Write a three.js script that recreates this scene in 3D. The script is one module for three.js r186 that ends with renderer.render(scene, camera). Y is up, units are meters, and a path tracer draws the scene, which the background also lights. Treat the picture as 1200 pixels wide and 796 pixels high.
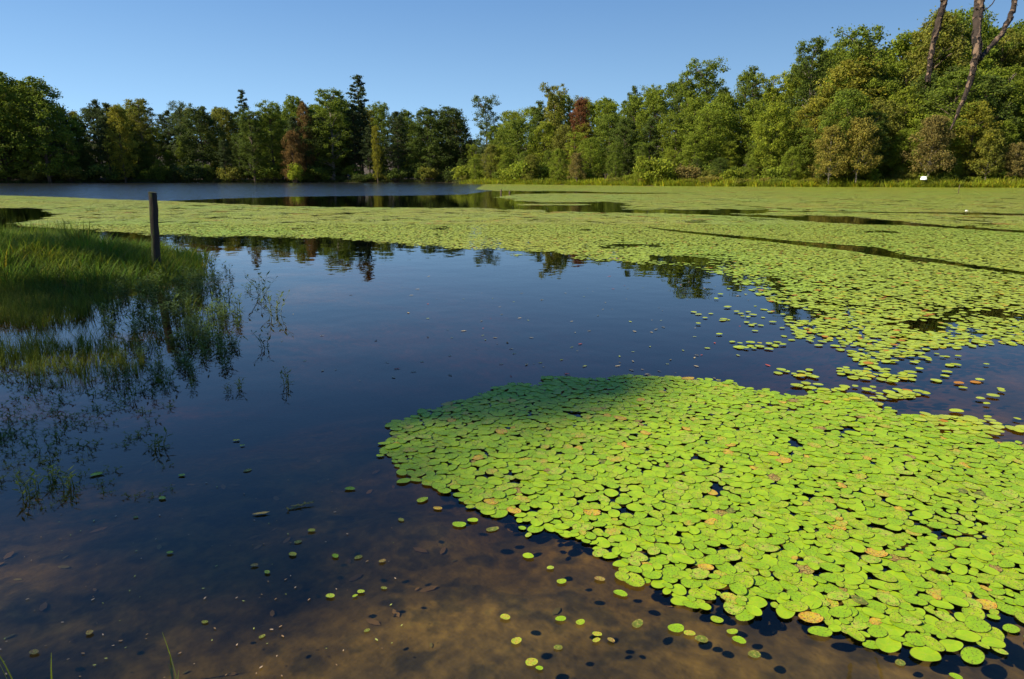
import * as THREE from 'three';
import { mergeGeometries } from 'three/addons/utils/BufferGeometryUtils.js';

// ------------------------------------------------------------------ camera, sky, sun, exposure
const EYE = 1.6, PITCH = THREE.MathUtils.degToRad(13.5), FOCAL = 800;      // focal length in photograph pixels (1200 x 796)
const scene = new THREE.Scene();
const camera = new THREE.PerspectiveCamera(2 * THREE.MathUtils.radToDeg(Math.atan(398 / FOCAL)), 1200 / 796, 0.05, 1500);
camera.position.set(0, EYE, 0);
camera.rotation.x = -PITCH;

const SUN_AZ = THREE.MathUtils.degToRad(106), SUN_EL = THREE.MathUtils.degToRad(38);   // azimuth turned left from the view direction
const sunDir = new THREE.Vector3(-Math.sin(SUN_AZ) * Math.cos(SUN_EL), Math.sin(SUN_EL), -Math.cos(SUN_AZ) * Math.cos(SUN_EL));

function makeSky() {                                                       // clear blue air: paler at the horizon and round the sun
  const W = 512, Hh = 256, data = new Float32Array(W * Hh * 4);
  const zen = [0.010, 0.072, 0.240], hor = [0.278, 0.460, 0.625];
  for (let r = 0; r < Hh; r++) {
    const el = ((r + 0.5) / Hh - 0.5) * Math.PI, y = Math.max(0, Math.sin(el));
    const k = Math.exp(-y * 5.3);
    for (let c = 0; c < W; c++) {
      const az = ((c + 0.5) / W - 0.5) * 2 * Math.PI;
      const cosS = Math.cos(az) * Math.cos(el) * sunDir.x + Math.sin(el) * sunDir.y + Math.sin(az) * Math.cos(el) * sunDir.z;
      const phase = 0.66 + 0.56 * (0.5 + 0.5 * cosS) + 0.10 * cosS * cosS, glow = 0.2 * Math.pow(Math.max(0, cosS), 10);
      for (let i = 0; i < 3; i++) data[(r * W + c) * 4 + i] = (zen[i] * (1 - k) + hor[i] * k) * phase + glow * [1, 0.93, 0.8][i];
      data[(r * W + c) * 4 + 3] = 1;
    }
  }
  const t = new THREE.DataTexture(data, W, Hh, THREE.RGBAFormat, THREE.FloatType);
  t.mapping = THREE.EquirectangularReflectionMapping; t.magFilter = THREE.LinearFilter; t.needsUpdate = true;
  return t;
}
const skyTexture = makeSky();
scene.background = skyTexture;
scene.environment = skyTexture;

const sun = new THREE.DirectionalLight(new THREE.Color(1.0, 0.90, 0.70), 4.8);
sun.name = 'sun';
sun.position.copy(sunDir).multiplyScalar(200);
sun.castShadow = true; sun.shadow.radius = 2.5;
Object.assign(sun.shadow.camera, { left: -180, right: 180, top: 180, bottom: -180, near: 1, far: 600 });
sun.shadow.mapSize.set(4096, 4096);
scene.add(sun, sun.target);

const renderer = new THREE.WebGLRenderer({ antialias: true });
renderer.setSize(1024, 679);
renderer.shadowMap.enabled = true;
renderer.toneMapping = THREE.LinearToneMapping;
renderer.toneMappingExposure = 2.1;

// ------------------------------------------------------------------ helpers
function rng(seed) {
  let a = seed >>> 0;
  const f = () => { a = (a + 0x6d2b79f5) | 0; let t = Math.imul(a ^ (a >>> 15), 1 | a); t = (t + Math.imul(t ^ (t >>> 7), 61 | t)) ^ t; return ((t ^ (t >>> 14)) >>> 0) / 4294967296; };
  f.range = (lo, hi) => lo + (hi - lo) * f();
  f.sign = () => f() * 2 - 1;
  f.gauss = () => (f() + f() + f() + f() - 2);
  f.pick = (list) => list[Math.floor(f() * list.length)];
  return f;
}
const clamp = (x, a, b) => Math.min(b, Math.max(a, x));
const lerp = (a, b, t) => a + (b - a) * t;
const smooth = (a, b, x) => { const t = clamp((x - a) / (b - a), 0, 1); return t * t * (3 - 2 * t); };
const hash2 = (x, y, s) => { let h = Math.imul(x | 0, 374761393) + Math.imul(y | 0, 668265263) + Math.imul(s | 0, 982451653); h = Math.imul(h ^ (h >>> 13), 1274126177); return ((h ^ (h >>> 16)) >>> 0) / 4294967296; };
function noise2(x, y, s = 0, period = 0) {
  const x0 = Math.floor(x), y0 = Math.floor(y), fx = x - x0, fy = y - y0, u = fx * fx * (3 - 2 * fx), v = fy * fy * (3 - 2 * fy);
  const w = (n) => (period ? ((n % period) + period) % period : n);
  return lerp(lerp(hash2(w(x0), w(y0), s), hash2(w(x0 + 1), w(y0), s), u), lerp(hash2(w(x0), w(y0 + 1), s), hash2(w(x0 + 1), w(y0 + 1), s), u), v);
}
function fbm(x, y, s = 0, oct = 4, period = 0) {
  let sum = 0, a = 0.5, f = 1, n = 0;
  for (let i = 0; i < oct; i++) { sum += a * noise2(x * f, y * f, s + i * 17, period * f); n += a; a *= 0.5; f *= 2; }
  return sum / n;
}
function dataTexture(w, h, fn, srgb) {
  const d = new Uint8Array(w * h * 4);
  for (let y = 0; y < h; y++) for (let x = 0; x < w; x++) {
    const c = fn(x / w, y / h);
    for (let i = 0; i < 3; i++) d[(y * w + x) * 4 + i] = clamp(Math.round((Array.isArray(c) ? c[i] : c) * 255), 0, 255);
    d[(y * w + x) * 4 + 3] = 255;
  }
  const t = new THREE.DataTexture(d, w, h);
  t.wrapS = t.wrapT = THREE.RepeatWrapping; t.magFilter = THREE.LinearFilter; t.minFilter = THREE.LinearFilter;
  if (srgb) t.colorSpace = THREE.SRGBColorSpace;
  t.needsUpdate = true;
  return t;
}
const enc = (c) => c.map((x) => (x <= 0.0031308 ? 12.92 * x : 1.055 * Math.pow(x, 1 / 2.4) - 0.055));   // linear to sRGB
const lin = (r, g, b) => new THREE.Color().setRGB(r, g, b);

const SN = Math.sin(PITCH), CS = Math.cos(PITCH);
/** The point of the level y under a photograph pixel; used to survey where things stand. */
function survey(px, py, y = 0) {
  const u = (px - 600) / FOCAL, v = (398 - py) / FOCAL, dy = v * CS - SN, dz = -CS - v * SN, t = (y - EYE) / dy;
  return [u * t, dz * t];
}
function picture(x, y, z) {
  const depth = -SN * (y - EYE) - CS * z, up = CS * (y - EYE) - SN * z;
  return [600 + FOCAL * x / depth, 398 - FOCAL * up / depth, depth];
}
const heightAt = (py, D) => { const u = (398 - py) / FOCAL; return EYE + D * (u * CS - SN) / (CS + u * SN); };   // height that reaches row py at distance D
function bend(pts, x) { for (let i = 1; i < pts.length; i++) if (x <= pts[i][0]) { const [a, b] = [pts[i - 1], pts[i]]; return lerp(a[1], b[1], clamp((x - a[0]) / (b[0] - a[0]), 0, 1)); } return pts[pts.length - 1][1]; }

const taken = new Map();
function numbered(name) { const n = taken.get(name) ?? 0; taken.set(name, n + 1); return n ? `${name}_${String(n).padStart(3, '0')}` : name; }
function finish(o) { o.traverse((c) => { if (c.isMesh) { c.castShadow = true; c.receiveShadow = true; } }); return o; }
function thing(o, name, label, category, group) {
  o.name = numbered(name); o.userData = { label, category };
  if (group) o.userData.group = group;
  scene.add(finish(o));
  return o;
}
function setting(o, name, kind = 'structure', label) { o.name = name; o.userData = { kind }; if (label) o.userData.label = label; scene.add(finish(o)); return o; }
function part(geo, mat, name, parent) { const m = new THREE.Mesh(geo, mat); m.name = name; parent.add(m); return m; }

/** A tube through points with a radius at each, bumpy when rough > 0; uv in metres. */
function limb(pts, radii, sides = 7, rough = 0, seed = 1) {
  const pos = [], uv = [], idx = [], n = pts.length, t = new THREE.Vector3(), a = new THREE.Vector3(), b = new THREE.Vector3();
  let len = 0;
  a.set(0.31, 0.11, 0.94);
  for (let i = 0; i < n; i++) {
    t.subVectors(pts[Math.min(n - 1, i + 1)], pts[Math.max(0, i - 1)]).normalize();
    a.addScaledVector(t, -a.dot(t)).normalize(); b.crossVectors(t, a);
    if (i) len += pts[i].distanceTo(pts[i - 1]);
    for (let s = 0; s <= sides; s++) {
      const g = (s / sides) * 2 * Math.PI, r = radii[i] * (1 + rough * (hash2(i, s % sides, seed) - 0.5) * 2);
      pos.push(pts[i].x + (a.x * Math.cos(g) + b.x * Math.sin(g)) * r, pts[i].y + (a.y * Math.cos(g) + b.y * Math.sin(g)) * r, pts[i].z + (a.z * Math.cos(g) + b.z * Math.sin(g)) * r);
      uv.push((s / sides) * 6.28 * radii[0], len);
    }
    if (i) for (let s = 0; s < sides; s++) { const p = (i - 1) * (sides + 1) + s, q = p + sides + 1; idx.push(p, p + 1, q, p + 1, q + 1, q); }
  }
  const cap = (row, flip) => { const c = pos.length / 3; pos.push(pts[row].x, pts[row].y, pts[row].z); uv.push(0, len); for (let s = 0; s < sides; s++) { const p = row * (sides + 1) + s; flip ? idx.push(c, p + 1, p) : idx.push(c, p, p + 1); } };
  cap(0, true); cap(n - 1, false);
  const g = new THREE.BufferGeometry();
  g.setAttribute('position', new THREE.Float32BufferAttribute(pos, 3));
  g.setAttribute('uv', new THREE.Float32BufferAttribute(uv, 2));
  g.setIndex(idx); g.computeVertexNormals();
  return g;
}
function curve(pts, n) { const c = new THREE.CatmullRomCurve3(pts.map((p) => new THREE.Vector3(...p))); return c.getPoints(n); }

// ------------------------------------------------------------------ the pond and its ground
const shorePx = [[1330, 93], [1200, 96], [1100, 98], [950, 102], [850, 106], [750, 112], [650, 125], [560, 138], [536, 143], [530, 165], [400, 168], [200, 165], [0, 150], [-150, 140]];
const shoreLine = shorePx.map(([px, D]) => [(px - 600) / FOCAL * CS * D, -D]);
const pond = [[14, -0.95], [30, -6], [60, -40], [88, -78], ...shoreLine, [-140, -110], [-115, -62], [-60, -32], [-26, -20], [-14, -17.3], [-9.5, -15.2], [-7.4, -14.2], [-6.2, -12.4], [-5.7, -10.9], [-6.2, -9.8], [-7.4, -9.3], [-9.4, -8.9], [-12, -7.2], [-11.5, -5], [-8, -2.6], [-5, -1.2], [-3, -0.85], [2, -0.95]];
function shoreDistance(x, z) {                                            // positive inside the pond
  let inside = false, best = 1e9;
  for (let i = 0, j = pond.length - 1; i < pond.length; j = i++) {
    const [ax, az] = pond[i], [bx, bz] = pond[j];
    if ((az > z) !== (bz > z) && x < ((bx - ax) * (z - az)) / (bz - az) + ax) inside = !inside;
    const dx = bx - ax, dz = bz - az, t = clamp(((x - ax) * dx + (z - az) * dz) / (dx * dx + dz * dz), 0, 1);
    best = Math.min(best, (x - ax - dx * t) ** 2 + (z - az - dz * t) ** 2);
  }
  return Math.sqrt(best) * (inside ? 1 : -1);
}
function groundHeight(x, z) {
  const wob = (fbm(x * 0.45, z * 0.45, 5, 3) - 0.5), d = shoreDistance(x, z) + wob * 1.2;
  if (d > 0) return -(0.03 + Math.min(1.5, (0.055 * Math.min(d, 3.2) + 0.17 * Math.max(0, d - 3.2)) * lerp(1, 0.45, smooth(1.5, 5, x) * smooth(14, 9, d)))) + (fbm(x * 2.2, z * 2.2, 9, 3) - 0.5) * 0.09 * smooth(0, 0.5, d);
  const r = -d;
  return -0.03 + Math.min(0.32, 0.16 * r) + Math.max(0, r - 6) * 0.035 + Math.max(0, r - 25) * 0.03 + (fbm(x * 0.3, z * 0.3, 11, 3) - 0.5) * 0.25 * smooth(0.3, 3, r);
}
{
  const N = 320, M = 320, pos = [], uv = [], col = [], idx = [];
  const sp = (t, k, R) => R * Math.sinh(k * t) / Math.sinh(k);
  for (let j = 0; j <= M; j++) for (let i = 0; i <= N; i++) {
    const x = sp(i / N * 2 - 1, 6.2, 520), z = -2.5 + sp(j / M * 2 - 1, 6.2, 520), y = groundHeight(x, z);
    pos.push(x, y, z); uv.push(x, z);
    const wet = smooth(0.12, -0.02, y + (fbm(x, z, 31, 3) - 0.5) * 0.1), litter = fbm(x * 0.6, z * 0.6, 33, 3);
    const mud = [0.115, 0.086, 0.025], land = [lerp(0.07, 0.14, litter), lerp(0.06, 0.085, litter), lerp(0.025, 0.045, litter)];
    for (let c = 0; c < 3; c++) col.push(lerp(land[c], mud[c], wet));
    if (i && j) { const a = (j - 1) * (N + 1) + i - 1, b = a + 1, c = a + N + 1, d = c + 1; idx.push(a, c, b, b, c, d); }
  }
  const g = new THREE.BufferGeometry();
  g.setAttribute('position', new THREE.Float32BufferAttribute(pos, 3)); g.setAttribute('uv', new THREE.Float32BufferAttribute(uv, 2)); g.setAttribute('color', new THREE.Float32BufferAttribute(col, 3));
  g.setIndex(idx); g.computeVertexNormals();
  const silt = dataTexture(1024, 1024, (u, v) => {                          // grain of silt with clots of weed and rotted leaf
    const a = fbm(u * 6, v * 6, 3, 5, 6), b = fbm(u * 40, v * 40, 7, 3, 40), c = smooth(0.50, 0.68, fbm(u * 16, v * 16, 21, 4, 16));
    const k = 0.36 + 0.72 * a + 0.5 * (b - 0.5) - 0.26 * c;
    return [k, k * (0.97 + 0.04 * c), k * (0.93 - 0.03 * c)];
  }, true);
  silt.repeat.set(0.5, 0.5);
  const bump = dataTexture(512, 512, (u, v) => fbm(u * 16, v * 16, 3, 5, 16));
  bump.repeat.set(0.5, 0.5);
  setting(new THREE.Mesh(g, new THREE.MeshStandardMaterial({ vertexColors: true, map: silt, bumpMap: bump, bumpScale: 0.03, roughness: 1 })), 'ground');
}

// water: a clear sheet that mirrors the sky, and under it the brown water that swallows light with depth
const wavelets = (oct, seed, n, s) => { const t = dataTexture(1024, 1024, (u, v) => fbm(u * n, v * n, seed, oct, n)); t.repeat.set(s, s); return t; };
const calmBump = wavelets(3, 51, 12, 1 / 6), ruffleBump = wavelets(4, 57, 16, 1 / 6);
const waterLook = (bumpMap, bumpScale, roughness) => new THREE.MeshPhysicalMaterial({ color: lin(0.93, 0.90, 0.84), transmission: 1, thickness: 0, ior: 1.333, roughness, bumpMap, bumpScale });
function sheet(outline, y, mat, name) {
  const g = new THREE.ShapeGeometry(new THREE.Shape(outline.map(([x, z]) => new THREE.Vector2(x, -z))));
  g.rotateX(-Math.PI / 2); g.translate(0, y, 0);
  const p = g.attributes.position, uv = [];
  for (let i = 0; i < p.count; i++) uv.push(p.getX(i), p.getZ(i));
  g.setAttribute('uv', new THREE.Float32BufferAttribute(uv, 2));
  return setting(new THREE.Mesh(g, mat), name);
}
// where the breeze starts to ruffle the pond
const breeze = [[-150, 235], [60, 236], [180, 236.2], [270, 232.5], [340, 230.6], [420, 229.6], [500, 229], [545, 228], [575, 224], [600, 221], [640, 219.2]].map(([px, py]) => survey(px, py));
sheet([[-400, 20], [-400, breeze[0][1]], ...breeze, [12, -400], [400, -400], [400, 20]], 0, waterLook(calmBump, 0.0024, 0.004), 'water');
sheet([[-400, breeze[0][1]], [-400, -400], [12, -400], ...[...breeze].reverse()], 0, waterLook(ruffleBump, 0.09, 0.12), 'ruffled_water');
{
  const body = new THREE.BoxGeometry(300, 3.994, 190);
  body.translate(-10, -2.003, -85);
  setting(new THREE.Mesh(body, new THREE.MeshPhysicalMaterial({ color: 0xffffff, transparent: true, opacity: 0, roughness: 1, specularIntensity: 0, thickness: 1, attenuationColor: lin(0.74, 0.60, 0.26), attenuationDistance: 0.5 })), 'water_depth');
}

// ------------------------------------------------------------------ trees
const barkMap = dataTexture(256, 256, (u, v) => { const k = 0.35 + 0.65 * fbm(u * 10, v * 4, 61, 5, 0) + 0.3 * (noise2(u * 40, v * 6, 3) - 0.5); return [k, k * 0.96, k * 0.9]; }, true);
const barkBump = dataTexture(256, 256, (u, v) => fbm(u * 16, v * 5, 63, 4, 0));
const bark = new THREE.MeshStandardMaterial({ color: lin(0.17, 0.13, 0.095), map: barkMap, bumpMap: barkBump, bumpScale: 0.03, roughness: 0.95 });
const paleBark = new THREE.MeshStandardMaterial({ color: lin(0.36, 0.33, 0.29), map: barkMap, bumpMap: barkBump, bumpScale: 0.02, roughness: 0.9 });
const leafMats = new Map();
function leafLook(r, g, b, through = 0.48) {
  const k = [r, g, b, through].join();
  if (!leafMats.has(k)) leafMats.set(k, new THREE.MeshPhysicalMaterial({ color: lin(r, g, b), vertexColors: true, transmission: through, thickness: 0, roughness: 0.92, specularIntensity: 0.15, side: THREE.DoubleSide }));
  return leafMats.get(k);
}
class Leaves {                                                            // flat diamond leaf sprays, two triangles each
  constructor() { this.p = []; this.c = []; this.i = []; }
  add(x, y, z, dir, side, len, wid, tone) {
    const b = this.p.length / 3, { p, c } = this;
    p.push(x - dir.x * len * 0.5, y - dir.y * len * 0.5, z - dir.z * len * 0.5, x + side.x * wid, y + side.y * wid, z + side.z * wid, x + dir.x * len * 0.5, y + dir.y * len * 0.5, z + dir.z * len * 0.5, x - side.x * wid, y - side.y * wid, z - side.z * wid);
    for (let k = 0; k < 4; k++) c.push(...tone);
    this.i.push(b, b + 1, b + 2, b, b + 2, b + 3);
  }
  build() {
    const g = new THREE.BufferGeometry();
    g.setAttribute('position', new THREE.Float32BufferAttribute(this.p, 3)); g.setAttribute('color', new THREE.Float32BufferAttribute(this.c, 3)); g.setIndex(this.i);
    return g;
  }
}
const V = (x, y, z) => new THREE.Vector3(x, y, z);
function spray(L, r, cx, cy, cz, rx, ry, n, size, tint, flat = 0.5) {     // leaves on and in one clump
  const d = V(), s = V(), nrm = V();
  for (let k = 0; k < n; k++) {
    nrm.set(r.gauss(), r.gauss(), r.gauss()).normalize();
    const rad = r() < 0.16 ? r.range(1, 1.5) : Math.pow(r(), 0.45), x = cx + nrm.x * rx * rad, y = cy + nrm.y * ry * rad, z = cz + nrm.z * rx * rad;
    nrm.multiplyScalar(0.7).add(V(r.sign(), r.sign() + flat, r.sign())).normalize();
    d.set(r.sign(), r.sign() * 0.6 - 0.2, r.sign()); d.addScaledVector(nrm, -d.dot(nrm)).normalize(); s.crossVectors(nrm, d);
    const l = size * r.range(0.7, 1.35), t = tint * r.range(0.78, 1.22), yel = r.range(0.9, 1.14);
    L.add(x, y, z, d, s, l, l * r.range(0.26, 0.4), [t * yel, t, t * r.range(0.8, 1.1)]);
  }
}
/** A broadleaf tree: trunk with limbs, and a crown of clumps; H tall, W the crown's radius, base where it starts, env(t) its outline. */
function broadleaf(seed, H, W, base, env, clumps, per, size, crownMat, barkMat = bark, droop = 0) {
  const r = rng(seed), g = new THREE.Group(), L = new Leaves(), wood = [];
  const lean = [r.sign() * 0.035 * H, r.sign() * 0.035 * H], spine = [];
  for (let i = 0; i <= 8; i++) { const t = i / 8; spine.push(V(lean[0] * t * t + r.sign() * 0.006 * H, t * H * 0.9 - (i ? 0 : 0.3), lean[1] * t * t + r.sign() * 0.006 * H)); }
  const onSpine = (h) => { const f = clamp(h / (H * 0.9), 0, 0.999) * 8, i = Math.floor(f); return spine[i].clone().lerp(spine[i + 1], f - i); };
  wood.push(limb(spine, spine.map((_, i) => H * 0.0145 * (1.25 - i / 8 * 1.1)), 8));
  for (let k = 0; k < clumps; k++) {
    const t = Math.pow((k + r()) / clumps, 0.9), h = lerp(base, 0.97, t) * H, a = k * 2.39996 + r.sign() * 0.6, R = W * env(t) * Math.pow(r(), 0.42) * r.range(0.75, 1.2);
    const c = onSpine(Math.min(h, H * 0.86)), cx = c.x + Math.cos(a) * R, cz = c.z + Math.sin(a) * R, cy = h + r.sign() * 0.02 * H - droop * R;
    const cr = W * r.range(0.13, 0.30) * (0.65 + 0.5 * env(t)) * (clumps > 90 ? 0.9 : 1.15);
    spray(L, r, cx, cy, cz, cr, cr * r.range(0.5, 0.8), Math.round(per * r.range(0.6, 1.3)), size, r.range(0.8, 1.2));
    if (k % (clumps > 90 ? 5 : 2) === 0 && R > 0.3) {
      const from = onSpine(Math.max(base * H * 0.8, h - R * r.range(0.5, 0.9))), to = V(cx, cy, cz), mid = from.clone().lerp(to, 0.5); mid.y += R * 0.08;
      wood.push(limb([from, mid, to], [H * 0.0055, H * 0.0035, H * 0.0012], 5));
    }
  }
  part(mergeGeometries(wood), barkMat, 'trunk', g); part(L.build(), crownMat, 'crown', g);
  g.userData.height = H;
  return g;
}
/** A pine: tall bare stem and plates of needles on level boughs. */
function pine(seed, H, W, base, boughs, per, crownMat, gap = 1) {
  const r = rng(seed), g = new THREE.Group(), L = new Leaves(), wood = [];
  const spine = []; for (let i = 0; i <= 6; i++) spine.push(V(r.sign() * 0.006 * H, i / 6 * H - (i ? 0 : 0.3), r.sign() * 0.006 * H));
  wood.push(limb(spine, spine.map((_, i) => H * 0.011 * (1.2 - i / 6 * 1.1)), 8));
  for (let k = 0; k < boughs; k++) {
    const t = (k + 0.6 * r()) / boughs, h = lerp(base, 0.985, t) * H, a = k * 2.39996 + r.sign() * 0.5;
    const R = W * (0.35 + 0.65 * Math.sin(Math.PI * Math.pow(t, 0.8) * 0.9 + 0.28)) * r.range(0.45, 1.1) * (t > 0.9 ? 0.55 : 1);
    const from = V(0, h - R * 0.12, 0), to = V(Math.cos(a) * R, h + R * r.range(0.02, 0.22), Math.sin(a) * R);
    wood.push(limb([from, from.clone().lerp(to, 0.5).add(V(0, -0.03 * R, 0)), to], [H * 0.004, H * 0.003, H * 0.001], 4));
    const m = Math.max(2, Math.round(R / (W * 0.24)));
    for (let j = 0; j < m; j++) {
      const q = from.clone().lerp(to, gap * 0.3 + (1 - gap * 0.3) * (j + 0.7) / m), cr = W * r.range(0.13, 0.23);
      spray(L, r, q.x + r.sign() * cr * 0.8, q.y + cr * 0.2, q.z + r.sign() * cr * 0.8, cr, cr * 0.5, per, 0.34, r.range(0.85, 1.15), 0.7);
    }
  }
  part(mergeGeometries(wood), bark, 'trunk', g); part(L.build(), crownMat, 'crown', g);
  g.userData.height = H;
  return g;
}
function bush(seed, H, W, clumps, per, size, crownMat) {
  const r = rng(seed), g = new THREE.Group(), L = new Leaves(), wood = [];
  for (let k = 0; k < clumps; k++) {
    const a = k * 2.39996, R = W * Math.sqrt(r()) * 0.8, h = H * (0.28 + 0.62 * r() * Math.sqrt(Math.max(0.05, 1 - (R / W) ** 2)));
    const c = V(Math.cos(a) * R, h, Math.sin(a) * R), cr = W * r.range(0.22, 0.38);
    spray(L, r, c.x, c.y, c.z, cr, cr * 0.75, Math.round(per * r.range(0.7, 1.3)), size, r.range(0.8, 1.2), 0.3);
    if (k % 2 === 0) wood.push(limb([V(c.x * 0.2, -0.15, c.z * 0.2), V(c.x * 0.5, h * 0.5, c.z * 0.5), c], [0.035 * H / 3, 0.025 * H / 3, 0.01 * H / 3], 5));
  }
  part(mergeGeometries(wood), bark, 'stem', g); part(L.build(), crownMat, 'foliage', g);
  g.userData.height = H;
  return g;
}
const oval = (t) => Math.sqrt(Math.max(0.04, Math.sin(Math.PI * (0.12 + 0.86 * t)))), tall = (t) => 0.55 + 0.45 * Math.sin(Math.PI * (0.15 + 0.8 * t)), dome = (t) => Math.sqrt(Math.max(0.05, 1 - t * t * 0.92)), ragged = (t) => 0.45 + 0.5 * Math.abs(Math.sin(t * 7.3 + 0.6));

// leaf colours as seen on one leaf: dark oak, poplar, hickory turning, maple turning rust ...
const TONE = {
  deep: [0.060, 0.088, 0.014], dark: [0.085, 0.122, 0.016], green: [0.135, 0.182, 0.017], fresh: [0.172, 0.220, 0.017], lime: [0.21, 0.25, 0.018], yellow: [0.225, 0.218, 0.020], olive: [0.175, 0.182, 0.024],
  rust: [0.180, 0.112, 0.034], red: [0.175, 0.072, 0.028], tan: [0.19, 0.155, 0.042], blue: [0.090, 0.125, 0.036], pine: [0.050, 0.075, 0.020], gold: [0.235, 0.205, 0.034],
};
const look = (k) => leafLook(...TONE[k]);
const forms = {
  oak: [broadleaf(11, 16, 5.2, 0.12, dome, 190, 84, 0.30, look('dark')), broadleaf(12, 17, 4.8, 0.08, oval, 190, 84, 0.30, look('dark')), broadleaf(16, 15, 5.0, 0.06, oval, 180, 86, 0.30, look('dark'))],
  poplar: [broadleaf(21, 21, 4.2, 0.10, tall, 220, 80, 0.30, look('green')), broadleaf(22, 20, 4.6, 0.07, oval, 220, 80, 0.31, look('green')), broadleaf(26, 22, 4.0, 0.2, tall, 200, 80, 0.30, look('green'), paleBark)],
  loose: [broadleaf(31, 18, 4.0, 0.30, ragged, 100, 84, 0.28, look('blue')), broadleaf(32, 17, 3.4, 0.25, ragged, 96, 82, 0.28, look('green'))],
  pine: [pine(41, 22, 3.8, 0.30, 58, 46, look('pine'), 0.6), pine(42, 20, 4.2, 0.22, 66, 46, look('pine'), 0.6)],
  tallpine: [pine(43, 24, 3.4, 0.30, 50, 62, look('pine'), 0.8)],
  small: [broadleaf(51, 8, 2.7, 0.22, dome, 80, 120, 0.21, look('olive'), paleBark), broadleaf(52, 8, 2.6, 0.24, dome, 80, 120, 0.21, look('olive'), paleBark)],
  bush: [bush(61, 3.0, 2.0, 26, 95, 0.26, look('fresh')), bush(62, 2.4, 2.3, 26, 95, 0.24, look('fresh')), bush(63, 3.6, 1.8, 28, 90, 0.26, look('fresh'))],
};
const treeR = rng(777);
function plant(form, variant, tone, x, z, H, label, category, group, name, wide = 1, turn = treeR() * 6.283) {
  const o = forms[form][variant % forms[form].length].clone();
  const s = H / o.userData.height;
  o.scale.set(s * wide, s, s * wide); o.rotation.y = turn; o.position.set(x, groundHeight(x, z) - 0.05, z);
  if (tone) o.children[1].material = look(tone);
  return thing(o, name, label, category, group);
}
const sideways = (px, D, H) => (px - 600) / FOCAL * (CS * D - SN * (H * 0.6 - EYE));
function treeTo(form, variant, tone, px, py, D, label, group, name = 'tree', wide = 1) {
  let H = heightAt(py, D), x = sideways(px, D, H);
  H -= groundHeight(x, -D);
  return plant(form, variant, tone, x, -D, H, label, 'tree', group, name, wide);
}
const skyline = [[-80, 70], [0, 78], [20, 84], [45, 94], [65, 112], [95, 128], [130, 118], [155, 114], [180, 138], [210, 126], [235, 132], [260, 130], [300, 142], [320, 122], [345, 114], [375, 124], [395, 114], [420, 128], [450, 124], [470, 134], [500, 146], [525, 128], [548, 152], [560, 165], [590, 136], [615, 120], [650, 108], [680, 114], [710, 112], [740, 112], [770, 98], [800, 90], [850, 92], [880, 82], [910, 90], [930, 82], [945, 56], [1000, 36], [1050, 44], [1080, 26], [1110, 14], [1160, 22], [1200, 18], [1300, 10], [1400, 20]];
for (const p of skyline) if (p[0] > 85 && p[0] < 545) p[1] -= 4;
const shoreD = (px) => bend([[-150, 140], [0, 150], [200, 165], [400, 168], [530, 166], [531, 166], [536, 143], [560, 138], [650, 125], [750, 112], [850, 106], [950, 102], [1100, 98], [1200, 96], [1400, 93]], px);
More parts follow.
